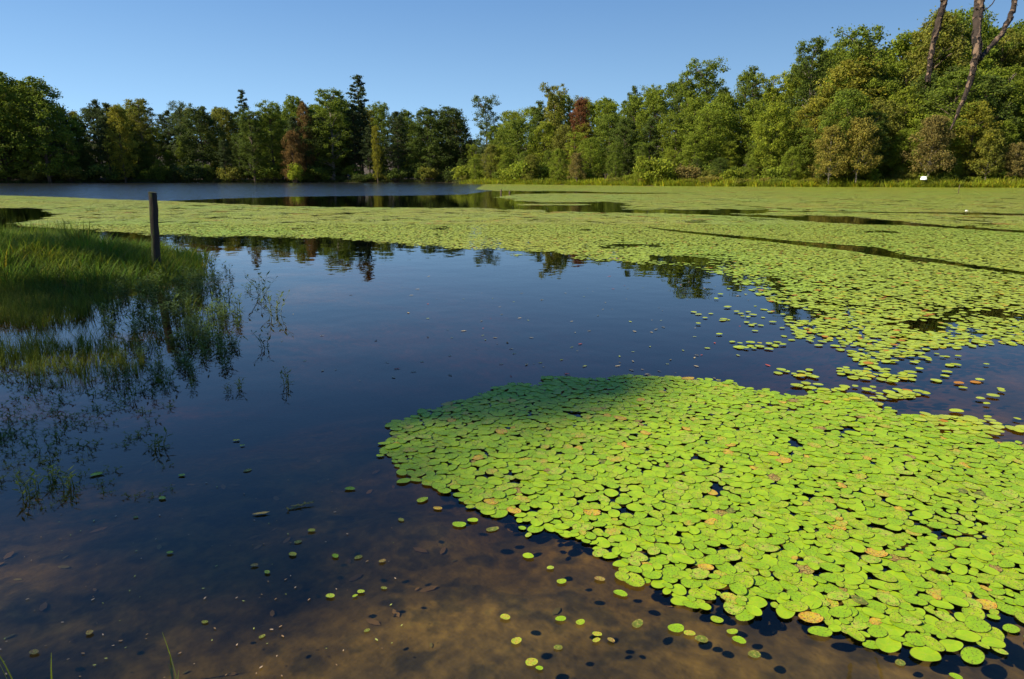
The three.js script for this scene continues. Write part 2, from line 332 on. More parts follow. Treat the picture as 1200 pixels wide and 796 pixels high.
{
  const r = rng(4242);
  // ---- trees that can be told apart
  treeTo('tallpine', 0, 'pine', 421, 87, 178, 'tall dark pine rising highest above the far shore', undefined, 'pine_tree', 1.05);
  treeTo('tallpine', 0, 'pine', 286, 104, 182, 'slim dark pine tip standing alone above the treeline', undefined, 'pine_tree', 0.72);
  treeTo('loose', 0, 'blue', 211, 116, 180, 'pale blue-green airy tree top above the dark far woods', undefined, 'tree', 0.7);
  treeTo('poplar', 1, 'rust', 357, 117, 169.5, 'rust brown tree among dark green trees on far shore', undefined, 'tree', 0.5);
  treeTo('oak', 0, 'rust', 343, 152, 166, 'smaller reddish tree below the rust brown tree', undefined, 'tree', 0.7);
  treeTo('poplar', 0, 'yellow', 441, 146, 166.5, 'narrow golden yellow tree in front of dark oaks', undefined, 'tree', 0.45);
  treeTo('oak', 0, 'deep', 527, 124, 172, 'dark round-topped oak beside the gap in the treeline', undefined, 'tree', 1.05);
  treeTo('loose', 0, 'blue', 571, 109, 168, 'airy blue-green tree standing alone in the treeline gap', undefined, 'tree', 0.85);
  treeTo('loose', 1, 'olive', 650, 96, 150, 'thin brownish tree top above the red maple', undefined, 'tree', 0.8);
  treeTo('poplar', 1, 'red', 679, 113, 140, 'dull red maple top amid green trees on the near bank woods', undefined, 'tree', 0.62);
  treeTo('loose', 0, 'green', 828, 65, 142, 'tall loose-crowned tree standing out above the right woods skyline'.replace('right woods', 'sunlit woods'), undefined, 'tree', 0.9);
  treeTo('loose', 1, 'green', 806, 80, 144, 'loose-crowned tree beside the one standing out above sunlit woods', undefined, 'tree', 0.7);
  treeTo('pine', 1, 'dark', 742, 100, 150, 'small dark pine tip above the green sunlit woods', undefined, 'pine_tree', 0.6);
  treeTo('poplar', 2, 'dark', 950, 40, 128, 'dark ragged tree at the step up in the woods skyline', undefined, 'tree', 0.8);
  treeTo('poplar', 0, 'green', 1002, 28, 122, 'tall green tree with full crown above the twin brown trees', undefined, 'tree', 1.0);
  treeTo('poplar', 1, 'olive', 1092, 8, 120, 'tall olive brown tree behind the hanging dead branches', undefined, 'tree', 0.9);
  treeTo('loose', 0, 'green', 1126, 6, 122, 'loose green tree top between the hanging dead branches', undefined, 'tree', 0.8);
  treeTo('small', 0, 'gold', 975, 146, 101, 'small olive brown round tree, shorter of the twin on the bank', undefined, 'small_tree', 0.82);
  treeTo('small', 1, 'gold', 1008, 136, 100.5, 'small golden brown round tree with pale trunk, taller of the twin', undefined, 'small_tree', 0.8);
  treeTo('small', 0, 'tan', 1093, 134, 100, 'greyish brown small tree below the hanging branch tip', undefined, 'small_tree', 0.85);
  treeTo('small', 1, 'olive', 1160, 150, 99.5, 'small olive tree on the bank near the white hull', undefined, 'small_tree', 0.8);
  treeTo('small', 0, 'tan', 1192, 166, 99, 'low brown tree on the bank past the olive tree', undefined, 'small_tree', 0.9);
  treeTo('small', 1, 'tan', 676, 178, 122, 'round tan bush-like tree in the dark hollow of the bank', undefined, 'small_tree', 0.75);
  treeTo('oak', 1, 'lime', 1060, 100, 108, 'bright lime green tree lit behind the grey brown tree', undefined, 'tree', 0.8);
  treeTo('oak', 2, 'lime', 905, 118, 111, 'yellow-green leafy tree in the middle of sunlit woods', undefined, 'tree', 0.8);
  treeTo('poplar', 1, 'yellow', 140, 122, 161, 'yellow-tinged tree among dark trees on the far shore', undefined, 'tree', 0.8);
  treeTo('bush', 2, 'lime', 345, 190, 163, 'bright yellow-green sapling at the water edge of far shore', undefined, 'sapling', 0.8);
  treeTo('oak', 1, 'olive', 575, 168, 141, 'golden olive tree at the tip of the near bank', undefined, 'tree', 0.9);
  // ---- the woods behind, row by row
  const rowWord = ['hindmost in the woods', 'well back in the woods', 'midway into the woods', 'forward in the woods', 'foremost in the woods'];
  const marks = [[20, 'by the tallest far woods'], [110, 'beside the tallest far woods'], [160, 'near the yellow-tinged tree'], [211, 'near the pale airy tree top'], [286, 'near the slim pine tip'], [357, 'near the rust brown tree'], [421, 'near the tallest pine'], [480, 'near the golden yellow tree'], [527, 'near the round-topped oak'], [580, 'near the treeline gap'], [640, 'near the thin brownish tree top'], [690, 'near the dull red maple'], [745, 'near the small dark pine tip'], [815, 'near the loose-crowned pair'], [900, 'near the yellow-green tree'], [950, 'near the step in the skyline'], [1005, 'behind the twin brown trees'], [1060, 'near the bright lime tree'], [1110, 'behind the hanging dead branches'], [1190, 'past the white hull']];
  const beside = (px) => marks.reduce((a, b) => (Math.abs(b[0] - px) < Math.abs(a[0] - px) ? b : a))[1];
  for (const [set, back] of [['far', 34], ['far', 22], ['far', 11], ['far', 3]]) {
    for (let px = -70; px < 545; px += r.range(15, 23)) {
      const D = shoreD(px) + back + r.range(-3, 3), top = bend(skyline, px), low = [8, 12, 34, 62][[34, 22, 11, 3].indexOf(back)] * r.range(-0.3, 1.7);
      const p = px + r.sign() * 5, py = Math.min(top + low, 192), f = r(), edge = p < 60 ? 'green' : null;
      const form = f < 0.24 ? 'pine' : f < (back > 20 ? 0.45 : 0.66) ? 'oak' : f < 0.84 || back < 20 ? 'poplar' : 'loose';
      const tone = form === 'pine' ? 'pine' : r() < 0.05 ? 'yellow' : r() < 0.07 ? 'olive' : r() < 0.03 ? 'tan' : edge ?? r.pick(['deep', 'dark', 'green', 'green']);
      const label = { pine: 'dark green pine', pale: 'yellowing tree', plain: 'dark green leafy tree' }, row = [34, 22, 11, 3].indexOf(back);
      const kind = form === 'pine' ? 'pine' : ['yellow', 'olive', 'tan'].includes(tone) ? 'pale' : 'plain';
      treeTo(form, Math.floor(r() * 3), tone, p, py, D, `${label[kind]}, ${rowWord[row]} ${beside(px)}`, `${kind} trees of the far shore woods`, form === 'pine' ? 'pine_tree' : 'tree', back > 20 ? r.range(0.65, 1.05) : r.range(0.85, 1.25));
    }
  }
  for (const [back, k] of [[42, 0], [30, 1], [19, 2], [10, 3], [4, 4]]) {
    for (let px = 555; px < 1330; px += r.range(21, 32) * (k === 4 ? 1.15 : 1)) {
      const D = shoreD(px) + back + r.range(-2.5, 2.5), top = bend(skyline, px), low = ([9, 15, 40, 70, 95][k] * (k < 2 ? r.range(-0.4, 1.6) : r.range(0.5, 1.4))) * (210 - top) / 130;
      const p = px + r.sign() * 6, py = Math.min(top + low, 184), f = r();
      const form = f < 0.07 && k < 3 ? 'pine' : f < (k === 0 ? 0.3 : 0.5) ? 'oak' : f < (k < 2 ? 0.68 : 0.93) ? 'poplar' : 'loose';
      const tone = form === 'pine' ? 'dark' : r() < 0.06 ? 'olive' : r() < 0.03 ? 'yellow' : r.pick(['dark', 'green', 'green', 'fresh', 'fresh', 'fresh', 'lime']);
      const kind = form === 'pine' ? 'pine' : ['olive', 'yellow'].includes(tone) ? 'turning' : tone === 'dark' ? 'dark' : tone === 'green' ? 'green' : 'bright';
      const label = { pine: 'dark pine', turning: 'olive brown tree turning colour', dark: 'darker green tree', green: 'mid green leafy tree', bright: 'bright yellow-green leafy tree' };
      treeTo(form, Math.floor(r() * 3), tone, p, py, D, `${label[kind]}, ${rowWord[k]} ${beside(px)}`, `${kind} trees of the sunlit woods`, form === 'pine' ? 'pine_tree' : 'tree', k < 2 ? r.range(0.7, 1.1) : r.range(0.9, 1.25));
    }
  }
  // ---- bushes along both banks
  for (let px = -60; px < 545; px += r.range(9, 17)) {
    const D = shoreD(px) + r.range(0.5, 4), H = r.range(1.6, 4.2);
    plant('bush', Math.floor(r() * 3), r.pick(['deep', 'deep', 'dark', 'green', 'olive']), sideways(px, D, H), -D, H, `low dark bush on the far shore ${beside(px)}`, 'bush', 'bushes along the far shore', 'bush', r.range(0.9, 1.4));
  }
  for (let px = 545; px < 1330; px += r.range(11, 22)) {
    const D = shoreD(px) + r.range(2.5, 7), H = r.range(1.6, 3.4) * (px < 720 ? 1.25 : 1);
    const tone = px < 640 ? r.pick(['lime', 'yellow', 'olive', 'fresh', 'green']) : r.pick(['olive', 'fresh', 'lime', 'tan', 'green', 'olive']);
    const bright = ['lime', 'yellow', 'fresh', 'green'].includes(tone);
    plant('bush', Math.floor(r() * 3), tone, sideways(px, D, H), -D, H, `${bright ? 'yellow-green' : 'brownish'} bush along the sunlit bank ${beside(px)}`, 'bush', bright ? 'green bushes along the sunlit bank' : 'brown bushes along the sunlit bank', 'bush', r.range(0.9, 1.3));
  }
  for (let px = 680; px < 1330; px += r.range(7, 16)) {
    const D = shoreD(px) + r.range(0.6, 3.5), H = r.range(0.7, 1.5), tone = r.pick(['lime', 'gold', 'yellow', 'fresh', 'olive', 'lime']);
    plant('bush', Math.floor(r() * 3), tone, sideways(px, D, H), -D, H, `low ${tone === 'gold' || tone === 'yellow' ? 'golden' : tone === 'olive' ? 'olive' : 'bright green'} weed clump at the sunlit water edge ${beside(px)}`, 'bush', 'weed clumps at the sunlit water edge', 'weed_clump', r.range(1.0, 1.6));
  }
  plant('bush', 1, 'lime', sideways(770, 113, 3), -113, 4.2, 'rounded light green bush in front of the sunlit woods', 'bush', undefined, 'bush', 0.9);
  // ---- the trees on the bank that shade the grass spit and the shallows; the picture shows their shadow
  const shade = [[-17.4, -9.4, 10.2], [-17.2, -5.6, 11.4], [-15.5, -1.35, 12.9], [-15.4, 3.0, 10.9], [-16.5, 8.0, 11.0]];
  shade.forEach(([x, z, H], i) => plant(i === 2 || i === 4 ? 'oak' : 'loose', i, 'green', x, z, H, 'leafy tree on the bank shading the grass spit', 'tree', 'trees shading the grass spit', 'tree', i === 2 ? 0.8 : 0.95, i * 1.7));
}

// ------------------------------------------------------------------ lily pads
const PADS = { fresh: 0, clean: 1, speckled: 2, mottled: 3, yellowing: 4, brown: 5, dull: 6, yellow: 7 };
const padAtlas = (() => {
  const W = 1024, Hh = 512, sets = [
    { a: [0.165, 0.288, 0.007], b: [0.198, 0.306, 0.007], spots: 0.03, patch: 0 }, { a: [0.195, 0.315, 0.008], b: [0.235, 0.330, 0.008], spots: 0, patch: 0 }, { a: [0.188, 0.296, 0.008], b: [0.230, 0.308, 0.008], spots: 0.07, patch: 0.02 }, { a: [0.190, 0.320, 0.014], b: [0.265, 0.330, 0.025], spots: 0.08, patch: 0.12 },
    { a: [0.230, 0.320, 0.015], b: [0.330, 0.270, 0.020], spots: 0.10, patch: 0.25 }, { a: [0.235, 0.215, 0.03], b: [0.230, 0.105, 0.030], spots: 0.3, patch: 0.6 }, { a: [0.090, 0.130, 0.012], b: [0.120, 0.125, 0.014], spots: 0.1, patch: 0.2 }, { a: [0.40, 0.31, 0.015], b: [0.42, 0.20, 0.02], spots: 0.1, patch: 0.4 }];
  const t = dataTexture(W, Hh, (u, v) => {
    const cx = Math.floor(u * 4), cy = Math.floor(v * 2), s = sets[cy * 4 + cx], x = (u * 4 - cx) * 2 - 1, y = (v * 2 - cy) * 2 - 1, rad = Math.hypot(x, y), id = cy * 4 + cx;
    const n = fbm(x * 3 + 9, y * 3 + 9, 100 + id, 4), f = fbm(x * 16 + 40, y * 16 + 40, 140 + id, 2), ang = Math.atan2(y, x);
    const vein = Math.pow(Math.abs(Math.cos(ang * 7 + rad * 0.6)), 40) * smooth(0.08, 0.25, rad) * 0.10;
    let c = s.a.map((a, i) => lerp(a, s.b[i], smooth(0.35, 0.65, n)));
    c = c.map((k) => k * (0.93 + 0.14 * f + vein));
    const p = smooth(0.62 - s.patch * 0.35, 0.70 - s.patch * 0.35, fbm(x * 4 + 3, y * 4 + 3, 180 + id, 4)) * (s.patch ? 0.5 : 0);
    c = c.map((k, i) => lerp(k, [0.34, 0.26, 0.06][i], p));
    const sp = smooth(0.80 - s.spots, 0.84 - s.spots, noise2(x * 11 + 30, y * 11 + 30, 220 + id));
    c = c.map((k, i) => lerp(k, [0.07, 0.045, 0.015][i], sp * (s.spots ? 0.8 : 0)));
    if (rad < 0.055) c = c.map((k, i) => lerp(k, [0.25, 0.3, 0.06][i], 0.7));
    if (rad > 0.93) c = c.map((k, i) => lerp(k, [0.075, 0.05, 0.018][i], 0.85));
    return enc(c);
  }, true);
  t.wrapS = t.wrapT = THREE.ClampToEdgeWrapping;
  return t;
})();
const padMat = new THREE.MeshPhysicalMaterial({ map: padAtlas, roughness: 0.5, specularIntensity: 0.5, side: THREE.DoubleSide });
function padGeometry(seed, look_, seg = 18, rings = [0.5, 0.9, 1], cup = 1) {   // radius 1 along x, 1 along z (scaled oval when placed)
  const r = rng(seed), pos = [0, 0, 0], uv = [], idx = [], cx = look_ % 4, cy = Math.floor(look_ / 4), torn = r() < 0.25 ? r() * 6.28 : -1;
  const put = (x, z) => uv.push((cx + 0.5 + x * 0.485) / 4, (cy + 0.5 + z * 0.485) / 2);
  put(0, 0);
  const wob = [r.range(0, 6.28), r.range(0, 6.28), r.range(0, 6.28)];
  for (const k of rings) for (let s = 0; s < seg; s++) {
    const a = s / seg * 2 * Math.PI, nick = torn >= 0 && k > 0.8 ? 0.16 * Math.exp(-(((a - torn + 9.42) % 6.28 - 3.14) ** 2) * 18) : 0;
    const e = k * (1 + 0.025 * Math.sin(2 * a + wob[0]) + 0.018 * Math.sin(3 * a + wob[1]) + (k > 0.8 ? 0.012 * r.sign() : 0) - nick);
    const y = cup * k * k * (0.03 * Math.sin(2 * a + wob[2]) + 0.022 * Math.sin(3 * a + wob[0])) + (k === 1 ? 0.018 * cup : 0);
    pos.push(Math.cos(a) * e, y, Math.sin(a) * e); put(Math.cos(a) * k, Math.sin(a) * k);
  }
  for (let s = 0; s < seg; s++) idx.push(0, 1 + (s + 1) % seg, 1 + s);
  for (let q = 1; q < rings.length; q++) for (let s = 0; s < seg; s++) { const a = 1 + (q - 1) * seg + s, b = 1 + (q - 1) * seg + (s + 1) % seg, c = a + seg, d = b + seg; idx.push(a, b, c, b, d, c); }
  const g = new THREE.BufferGeometry();
  g.setAttribute('position', new THREE.Float32BufferAttribute(pos, 3)); g.setAttribute('uv', new THREE.Float32BufferAttribute(uv, 2)); g.setIndex(idx); g.computeVertexNormals();
  return g;
}
const padShapes = Array.from({ length: 8 }, (_, k) => [0, 1, 2].map((v) => padGeometry(900 + k * 7 + v, k)));
const edgeTop = [[450, 530], [456, 512], [480, 498], [505, 487], [545, 470], [600, 455], [650, 449], [720, 447], [800, 449], [860, 455], [905, 465], [945, 470], [990, 466], [1040, 480], [1080, 497], [1110, 505], [1170, 518], [1200, 528], [1350, 545]];
const edgeLow = [[450, 532], [465, 550], [505, 572], [520, 584], [545, 598], [600, 608], [640, 636], [700, 655], [725, 690], [770, 706], [800, 718], [850, 712], [872, 722], [890, 756], [930, 752], [1000, 756], [1060, 768], [1150, 764], [1200, 752], [1350, 770]];
const inside = (poly, x, y) => { let k = false; for (let i = 0, j = poly.length - 1; i < poly.length; j = i++) { const [ax, ay] = poly[i], [bx, by] = poly[j]; if ((ay > y) !== (by > y) && x < ((bx - ax) * (y - ay)) / (by - ay) + ax) k = !k; } return k; };
const bed = [...edgeTop, ...[...edgeLow].reverse()].map(([px, py]) => survey(px, py));
const padList = [];                                                       // { x, y, z, a, b, turn, look, tilt }
{
  const r = rng(2024), cell = 0.16, grid = new Map(), key = (x, z) => `${Math.floor(x / cell)},${Math.floor(z / cell)}`;
  const near = (x, z, f) => { for (let i = -1; i <= 1; i++) for (let j = -1; j <= 1; j++) for (const q of grid.get(`${Math.floor(x / cell) + i},${Math.floor(z / cell) + j}`) ?? []) if (f(q)) return true; return false; };
  const keep = (q) => { const k = key(q.x, q.z); if (!grid.has(k)) grid.set(k, []); grid.get(k).push(q); padList.push(q); };
  const choose = (old) => { const f = r(); return f < 0.36 ? PADS.fresh : f < 0.66 ? PADS.clean : f < 0.88 ? PADS.speckled : f < 0.955 ? PADS.mottled : f < 0.982 ? PADS.yellowing : f < 0.985 ? PADS.dull : f < 0.990 ? PADS.brown : PADS.yellow; };
  for (let n = 0; n < 110000; n++) {
    const z = -r.range(1.9, 6.2), x = r.range(-1.2, 4.8);
    if (!inside(bed, x + (fbm(x * 3, z * 3, 75, 2) - 0.5) * 0.3 + r.gauss() * 0.05, z + 0.09 + (fbm(x * 3, z * 3, 77, 2) - 0.5) * 0.30 + r.gauss() * 0.05)) continue;
    const small = n > 40000, a = (small ? r.range(0.019, 0.034) : r.range(0.034, 0.056)), q = { x, z, a, b: a * r.range(0.62, 0.82), turn: r() * 6.283, look: choose() };
    const hole = fbm(x * 4.6, z * 4.6, 71, 3), loose = hole > 0.68 ? 1.16 : 1;
    if (hole > 0.79) continue;
    const k = small ? 0.64 : 0.63;
    if (near(x, z, (p) => Math.hypot(p.x - x, p.z - z) < (Math.sqrt(p.a * p.b) + Math.sqrt(q.a * q.b)) * k * loose)) continue;
    q.y = 0.004 + r() * 0.007; q.tiltX = r.gauss() * 0.02; q.tiltZ = r.gauss() * 0.02;
    keep(q);
  }
}
// pads and fallen leaves adrift, surveyed one by one: column, row, width in the picture, look
const adrift = [[473, 565, 17, 0], [410, 574, 13, 0], [495, 587, 16, 2], [538, 616, 17, 0], [554, 611, 13, 1], [577, 621, 16, 6], [619, 653, 14, 1], [645, 667, 9, 3], [658, 683, 12, 2], [727, 697, 18, 0], [592, 725, 13, 4], [657, 727, 13, 0], [680, 731, 12, 2], [700, 745, 12, 4], [699, 752, 11, 4], [716, 752, 10, 5], [605, 753, 14, 4], [654, 760, 11, 6], [747, 732, 18, 6], [623, 778, 16, 4], [632, 785, 9, 0], [420, 654, 10, 6], [448, 659, 9, 5], [423, 695, 9, 3], [416, 700, 7, 2], [792, 738, 20, 0], [808, 744, 14, 4], [190, 585, 10, 3], [199, 649, 8, 3], [159, 607, 7, 6], [365, 623, 9, 4], [349, 636, 9, 6], [343, 651, 11, 4], [393, 653, 10, 0], [387, 700, 11, 3], [313, 672, 9, 3], [298, 664, 9, 5], [307, 747, 8, 6], [40, 766, 12, 5], [105, 743, 10, 5], [113, 557, 14, 0], [213, 558, 8, 3], [277, 517, 8, 4], [284, 523, 6, 2], [290, 552, 10, 6], [470, 610, 9, 6], [450, 690, 8, 6], [430, 740, 8, 6], [240, 730, 8, 6], [840, 728, 15, 2], [858, 742, 14, 2], [822, 750, 16, 6], [866, 752, 17, 0], [884, 768, 16, 6], [1168, 752, 18, 2], [1172, 765, 17, 3], [1120, 795, 14, 0], [1055, 778, 14, 6]];
const AD_LABEL = ['green lily pad adrift over the brown shallows', 'light green lily pad adrift over the brown shallows', 'speckled lily pad adrift over the brown shallows', 'pale mottled lily pad adrift over the brown shallows', 'yellow-green lily pad adrift over the brown shallows', 'brown withered lily pad adrift over the brown shallows', 'dull olive lily pad adrift over the brown shallows', 'golden yellow lily pad adrift beside the pad bed'];
const bedLabel = (q) => {
  const size = q.a > 0.051 ? 'very large' : q.a > 0.045 ? 'large' : q.a > 0.034 ? 'middling' : 'small', form = q.b / q.a > 0.76 ? 'roundish' : q.b / q.a > 0.68 ? 'oval' : 'narrow';
  const ring = padList.filter((p) => p !== q && Math.hypot(p.x - q.x, p.z - q.z) < 0.11), old = ring.filter((p) => p.look >= 3), place = ring.length <= 3 ? 'at the open edge of the bed' : ring.length <= 5 ? 'beside a dark gap in the bed' : old.length > 1 ? 'among mottled pads of the bed' : old.length ? 'touching a mottled pad of the bed' : 'packed among green pads of the bed';
  return `${size} ${form} ${['plain green', 'light green', 'dark-specked green', 'yellow mottled', 'yellowing brown-patched', 'brown withered', 'dull olive', 'golden yellow'][q.look]} lily pad ${place}`;
};
function padMesh(q) {
  const m = new THREE.Mesh(padShapes[q.look][Math.floor(q.turn * 7) % 3], padMat);
  m.position.set(q.x, q.y, q.z); m.rotation.set(q.tiltX ?? 0, q.turn, q.tiltZ ?? 0, 'YXZ'); m.scale.set(q.a, q.a, q.b);
  return m;
}
{
  const r = rng(31);
  let shown = 0;
  for (const [px, py, w, k] of [...adrift, [513, 597, 11, 7], [703, 680, 13, 5]]) {
    const [x, z] = survey(px, py), depth = picture(x, 0, z)[2], a = w * depth / FOCAL / 2;
    const m = padMesh({ x, z, y: k === 6 ? 0.004 : 0.007, a, b: a * r.range(0.62, 0.85), turn: r.sign() * 0.9 + (r() < 0.5 ? Math.PI : 0) + Math.PI * 2, look: k });
    thing(m, 'lily_pad', AD_LABEL[k], 'lily pad', `${AD_LABEL[k].split(' lily')[0]} pads adrift`);
    shown++;
  }
  // the pads of the bed that show largest are things of their own, the others one bed
  for (const q of padList) { const [px, py, d] = picture(q.x, 0, q.z); q.size = px > -5 && px < 1205 && py < 800 ? q.a * q.b / (d * d * d) : 0; }
  padList.sort((p, q) => q.size - p.size);
  const rest = [];
  padList.forEach((q, i) => {
    const m = padMesh(q);
    if (i < 300 - shown && q.size > 0) thing(m, 'lily_pad', bedLabel(q), 'lily pad', 'oval lily pads of the foreground bed');
    else { m.updateMatrix(); rest.push(m.geometry.clone().applyMatrix4(m.matrix)); }
  });
  setting(new THREE.Mesh(mergeGeometries(rest), padMat), 'lily_pad_bed', 'stuff', 'crowded bed of bright green lily pads in the shallows');
  console.log('pads', padList.length);
}
// the mats farther out: where they lie, as read from the photograph's shorelines of pads
const matLow = [[-200, 262], [0, 264], [190, 279], [300, 283], [400, 285], [480, 291], [540, 293], [620, 306], [700, 316], [780, 322], [860, 341], [900, 356], [915, 376], [935, 404], [985, 424], [1030, 438], [1060, 424], [1100, 413], [1200, 408], [1400, 408]];
const matTop = [[-200, 229], [0, 229], [60, 230.5], [130, 234], [270, 239], [330, 241.5], [400, 243], [500, 244], [560, 243.5], [640, 246.5], [700, 249.5], [760, 250], [840, 251], [900, 250], [960, 250]];
const lineGap = (pts, px) => (px < pts[0][0] || px > pts[pts.length - 1][0] ? 1e9 : bend(pts, px));
const channels = [                                                        // dark lanes: centre line and half height in rows
  [[[760, 267], [800, 272], [870, 279], [930, 285], [960, 288], [1000, 292], [1035, 297], [1060, 302], [1100, 307], [1160, 316], [1260, 328]], [[760, 0.6], [930, 2.0], [1000, 3.0], [1030, 4.5], [1070, 2.4], [1160, 1.8], [1260, 1.8]]],
  [[[690, 247], [780, 249], [860, 252], [930, 256], [1000, 258.5], [1060, 262], [1120, 267], [1200, 272], [1330, 281]], [[690, 2.2], [820, 1.6], [880, 1.4], [960, 3.2], [1010, 4.4], [1060, 2.6], [1120, 1.4], [1200, 1.7], [1330, 2]]],
  [[[600, 238.2], [640, 238], [720, 238]], [[600, 0.6], [660, 0.8], [720, 1.2]]],
  [[[840, 245], [900, 248], [1000, 249.5], [1100, 250], [1200, 252], [1330, 254]], [[840, 0.6], [900, 0.5], [1000, 0.5], [1060, 0.9], [1200, 1.2], [1330, 1.2]]],
  [[[540, 226], [600, 225.5], [660, 225.5], [740, 227], [800, 226.5]], [[540, 1.6], [600, 2.0], [680, 1.5], [740, 0.8], [800, 0.4]]],
  [[[800, 299], [850, 300]], [[800, 0.7], [850, 0.7]]],
];
function padDensity(x, z) {
  const [px, py, depth] = picture(x, 0, z);
  if (depth < 2) return 0;
  const w = (fbm(x * 0.35, z * 0.35, 81, 3) - 0.5), low = bend(matLow, clamp(px, -200, 1400)) + w * 10, ramp = px < 560 ? 10 : px < 760 ? 22 : px < 900 ? 60 : 90;
  if (py > low) return 0;
  let d = smooth(0, ramp, low - py) * 1.2;
  if (px > 860 && py > 318) d = Math.max(d, (0.40 + 0.28 * smooth(365, 395, py)) * smooth(0, 7, low - py));
  const wt = (noise2(x * 0.12, z * 0.12, 83) - 0.5) * 1.6;
  // far edge: open water beyond the left mat, a second mat towards the sunlit bank
  const cut = px < 900 ? bend(matTop, clamp(px, -200, 900)) + wt : 0;
  if (py < cut) {
    const upperLeft = bend([[585, 231], [600, 230], [640, 229], [700, 228]], px);
    if (px < 560) return 0;
    if (py > 227.5 && py < 238 && px > 582 + Math.abs(py - 231.5) * 7) { /* tongue of pads */ } else if (py <= 227.5 && px > 560 + Math.max(0, 221 - py) * 2 + Math.max(0, py - 222) * 12) { /* pads along the bank */ } else if (px > 735 && py < 246) { /* wide mat */ } else return py > 239.4 && py < 240.8 && px > 612 && px < 690 ? 0.9 : 0;
  }
  for (const [line, half] of channels) { const c = lineGap(line, px); if (c < 1e8) { const e = Math.abs(py - c - wt * 0.4) - bend(half, px) * (0.7 + 0.6 * noise2(x * 0.5, z * 0.5, 85)); if (e < 0) return 0; } }
  if (px < 75 && py > 244 && py < 262 && px < 75 - Math.abs(py - 252) * 5 + wt * 14) return 0;
  if (shoreDistance(x, z) < 0.4) return 0;
  const speck = noise2(x * 0.9, z * 0.5, 87);
  if (speck > 0.86) d *= 0.35;
  return d;
}
{
  const r = rng(99), m4 = new THREE.Matrix4(), q = new THREE.Quaternion(), e = new THREE.Euler(), col = new THREE.Color();
  const tint = (x, z) => { const n = fbm(x * 0.25, z * 0.25, 91, 3), t = r(); if (t < 0.018) return col.setRGB(1.5, 0.42, 1.1); if (t < 0.06) return col.setRGB(1.5, 0.9, 1.3); const k = r.range(0.92, 1.2); return col.setRGB(k * lerp(1.0, 1.3, n), k * lerp(0.98, 0.88, n), k * r.range(1.5, 4)); };
  const single = padGeometry(5, PADS.clean, 12, [0.6, 1], 0.6), mats = [], cols = [];
  for (let n = 0; n < 170000; n++) {                                       // out to 24 m pad by pad
    const z = -Math.sqrt(r.range(4.5 * 4.5, 24 * 24)), x = r.sign() * (-z) * 0.95 + 0;
    const d = padDensity(x, z);
    if (d <= 0 || fbm(x * 1.1, z * 1.1, 93, 3) * 0.75 + 0.25 * r() > 0.22 + d * 0.6) continue;
    const a = r.range(0.026, 0.052);
    m4.compose(V(x, 0.004 + r() * 0.007, z), q.setFromEuler(e.set(r.gauss() * 0.025, r() * 6.283, r.gauss() * 0.025)), V(a, a, a * r.range(0.65, 0.85)));
    mats.push(m4.clone()); cols.push(tint(x, z).clone());
  }
  // loose groups off the edge of the mat and before the bed
  for (const [px, py, sx, sy, n] of [[885, 406, 22, 3, 16], [932, 440, 14, 2.5, 10], [945, 452, 10, 2, 5], [1005, 436, 24, 3, 18], [1040, 442, 26, 3, 24], [1062, 462, 22, 4, 14], [975, 458, 14, 2, 7], [1000, 458, 16, 1.5, 5], [1018, 467, 12, 1.5, 6], [1060, 466, 10, 3, 8], [1100, 492, 26, 3, 22], [1135, 497, 22, 4, 16], [1145, 505, 22, 4, 14], [1185, 500, 10, 5, 5], [900, 372, 40, 14, 26], [860, 365, 40, 16, 18], [1125, 447, 30, 5, 6], [1160, 468, 25, 6, 5], [1080, 420, 50, 6, 20]])
    for (let k = 0; k < n * 1.15; k++) {
      const [x, z] = survey(px + r.gauss() * sx * 1.5, py + r.gauss() * sy * 1.9), a = r.range(0.024, 0.052);
      m4.compose(V(x, 0.005 + r() * 0.012, z), q.setFromEuler(e.set(0, r() * 6.283, 0)), V(a, a, a * r.range(0.65, 0.85)));
      mats.push(m4.clone()); cols.push(tint(x, z).clone());
    }
  const im = new THREE.InstancedMesh(single, padMat, mats.length);
  mats.forEach((m, i) => { im.setMatrixAt(i, m); im.setColorAt(i, cols[i]); });
  setting(im, 'lily_pad_mat', 'stuff', 'loose mat of lily pads beyond the open water');
  // beyond, small rafts of pads
  const raftParts = [];
  for (let k = 0; k < 44; k++) {
    const a = r.range(0.030, 0.058), g = padGeometry(300 + k, k % 5 === 0 ? PADS.mottled : k % 3 === 0 ? PADS.speckled : PADS.clean, 8, [1], 0.8), R = 0.34 * Math.sqrt((k + 0.5) / 44), t = k * 2.39996;
    g.applyMatrix4(new THREE.Matrix4().compose(V(Math.cos(t) * R, 0.005 + r() * 0.010, Math.sin(t) * R), new THREE.Quaternion().setFromEuler(new THREE.Euler(r.gauss() * 0.04, r() * 6.28, r.gauss() * 0.04)), V(a, a, a * 0.75)));
    raftParts.push(g);
  }
  const raft = mergeGeometries(raftParts), rm = [], rc = [];
  for (let n = 0; n < 110000; n++) {
    const z = -Math.sqrt(r.range(23.4 * 23.4, 132 * 132)), x = r.sign() * (-z) * 0.86;
    const d = padDensity(x, z);
    if (d <= 0 || r() > d + 0.05) continue;
    const s = r.range(0.85, 1.15) * (1 + (-z - 24) / 300);
    m4.compose(V(x, r() * 0.004, z), q.setFromEuler(e.set(0, r() * 6.283, 0)), V(s, s, s));
    rm.push(m4.clone()); rc.push(tint(x, z).clone());
  }
  const ir = new THREE.InstancedMesh(raft, padMat, rm.length);
  rm.forEach((m, i) => { ir.setMatrixAt(i, m); ir.setColorAt(i, rc[i]); });
  setting(ir, 'distant_lily_pad_mat', 'stuff', 'wide pale green mat of lily pads across the pond');
  console.log('mat', mats.length, 'rafts', rm.length);
}

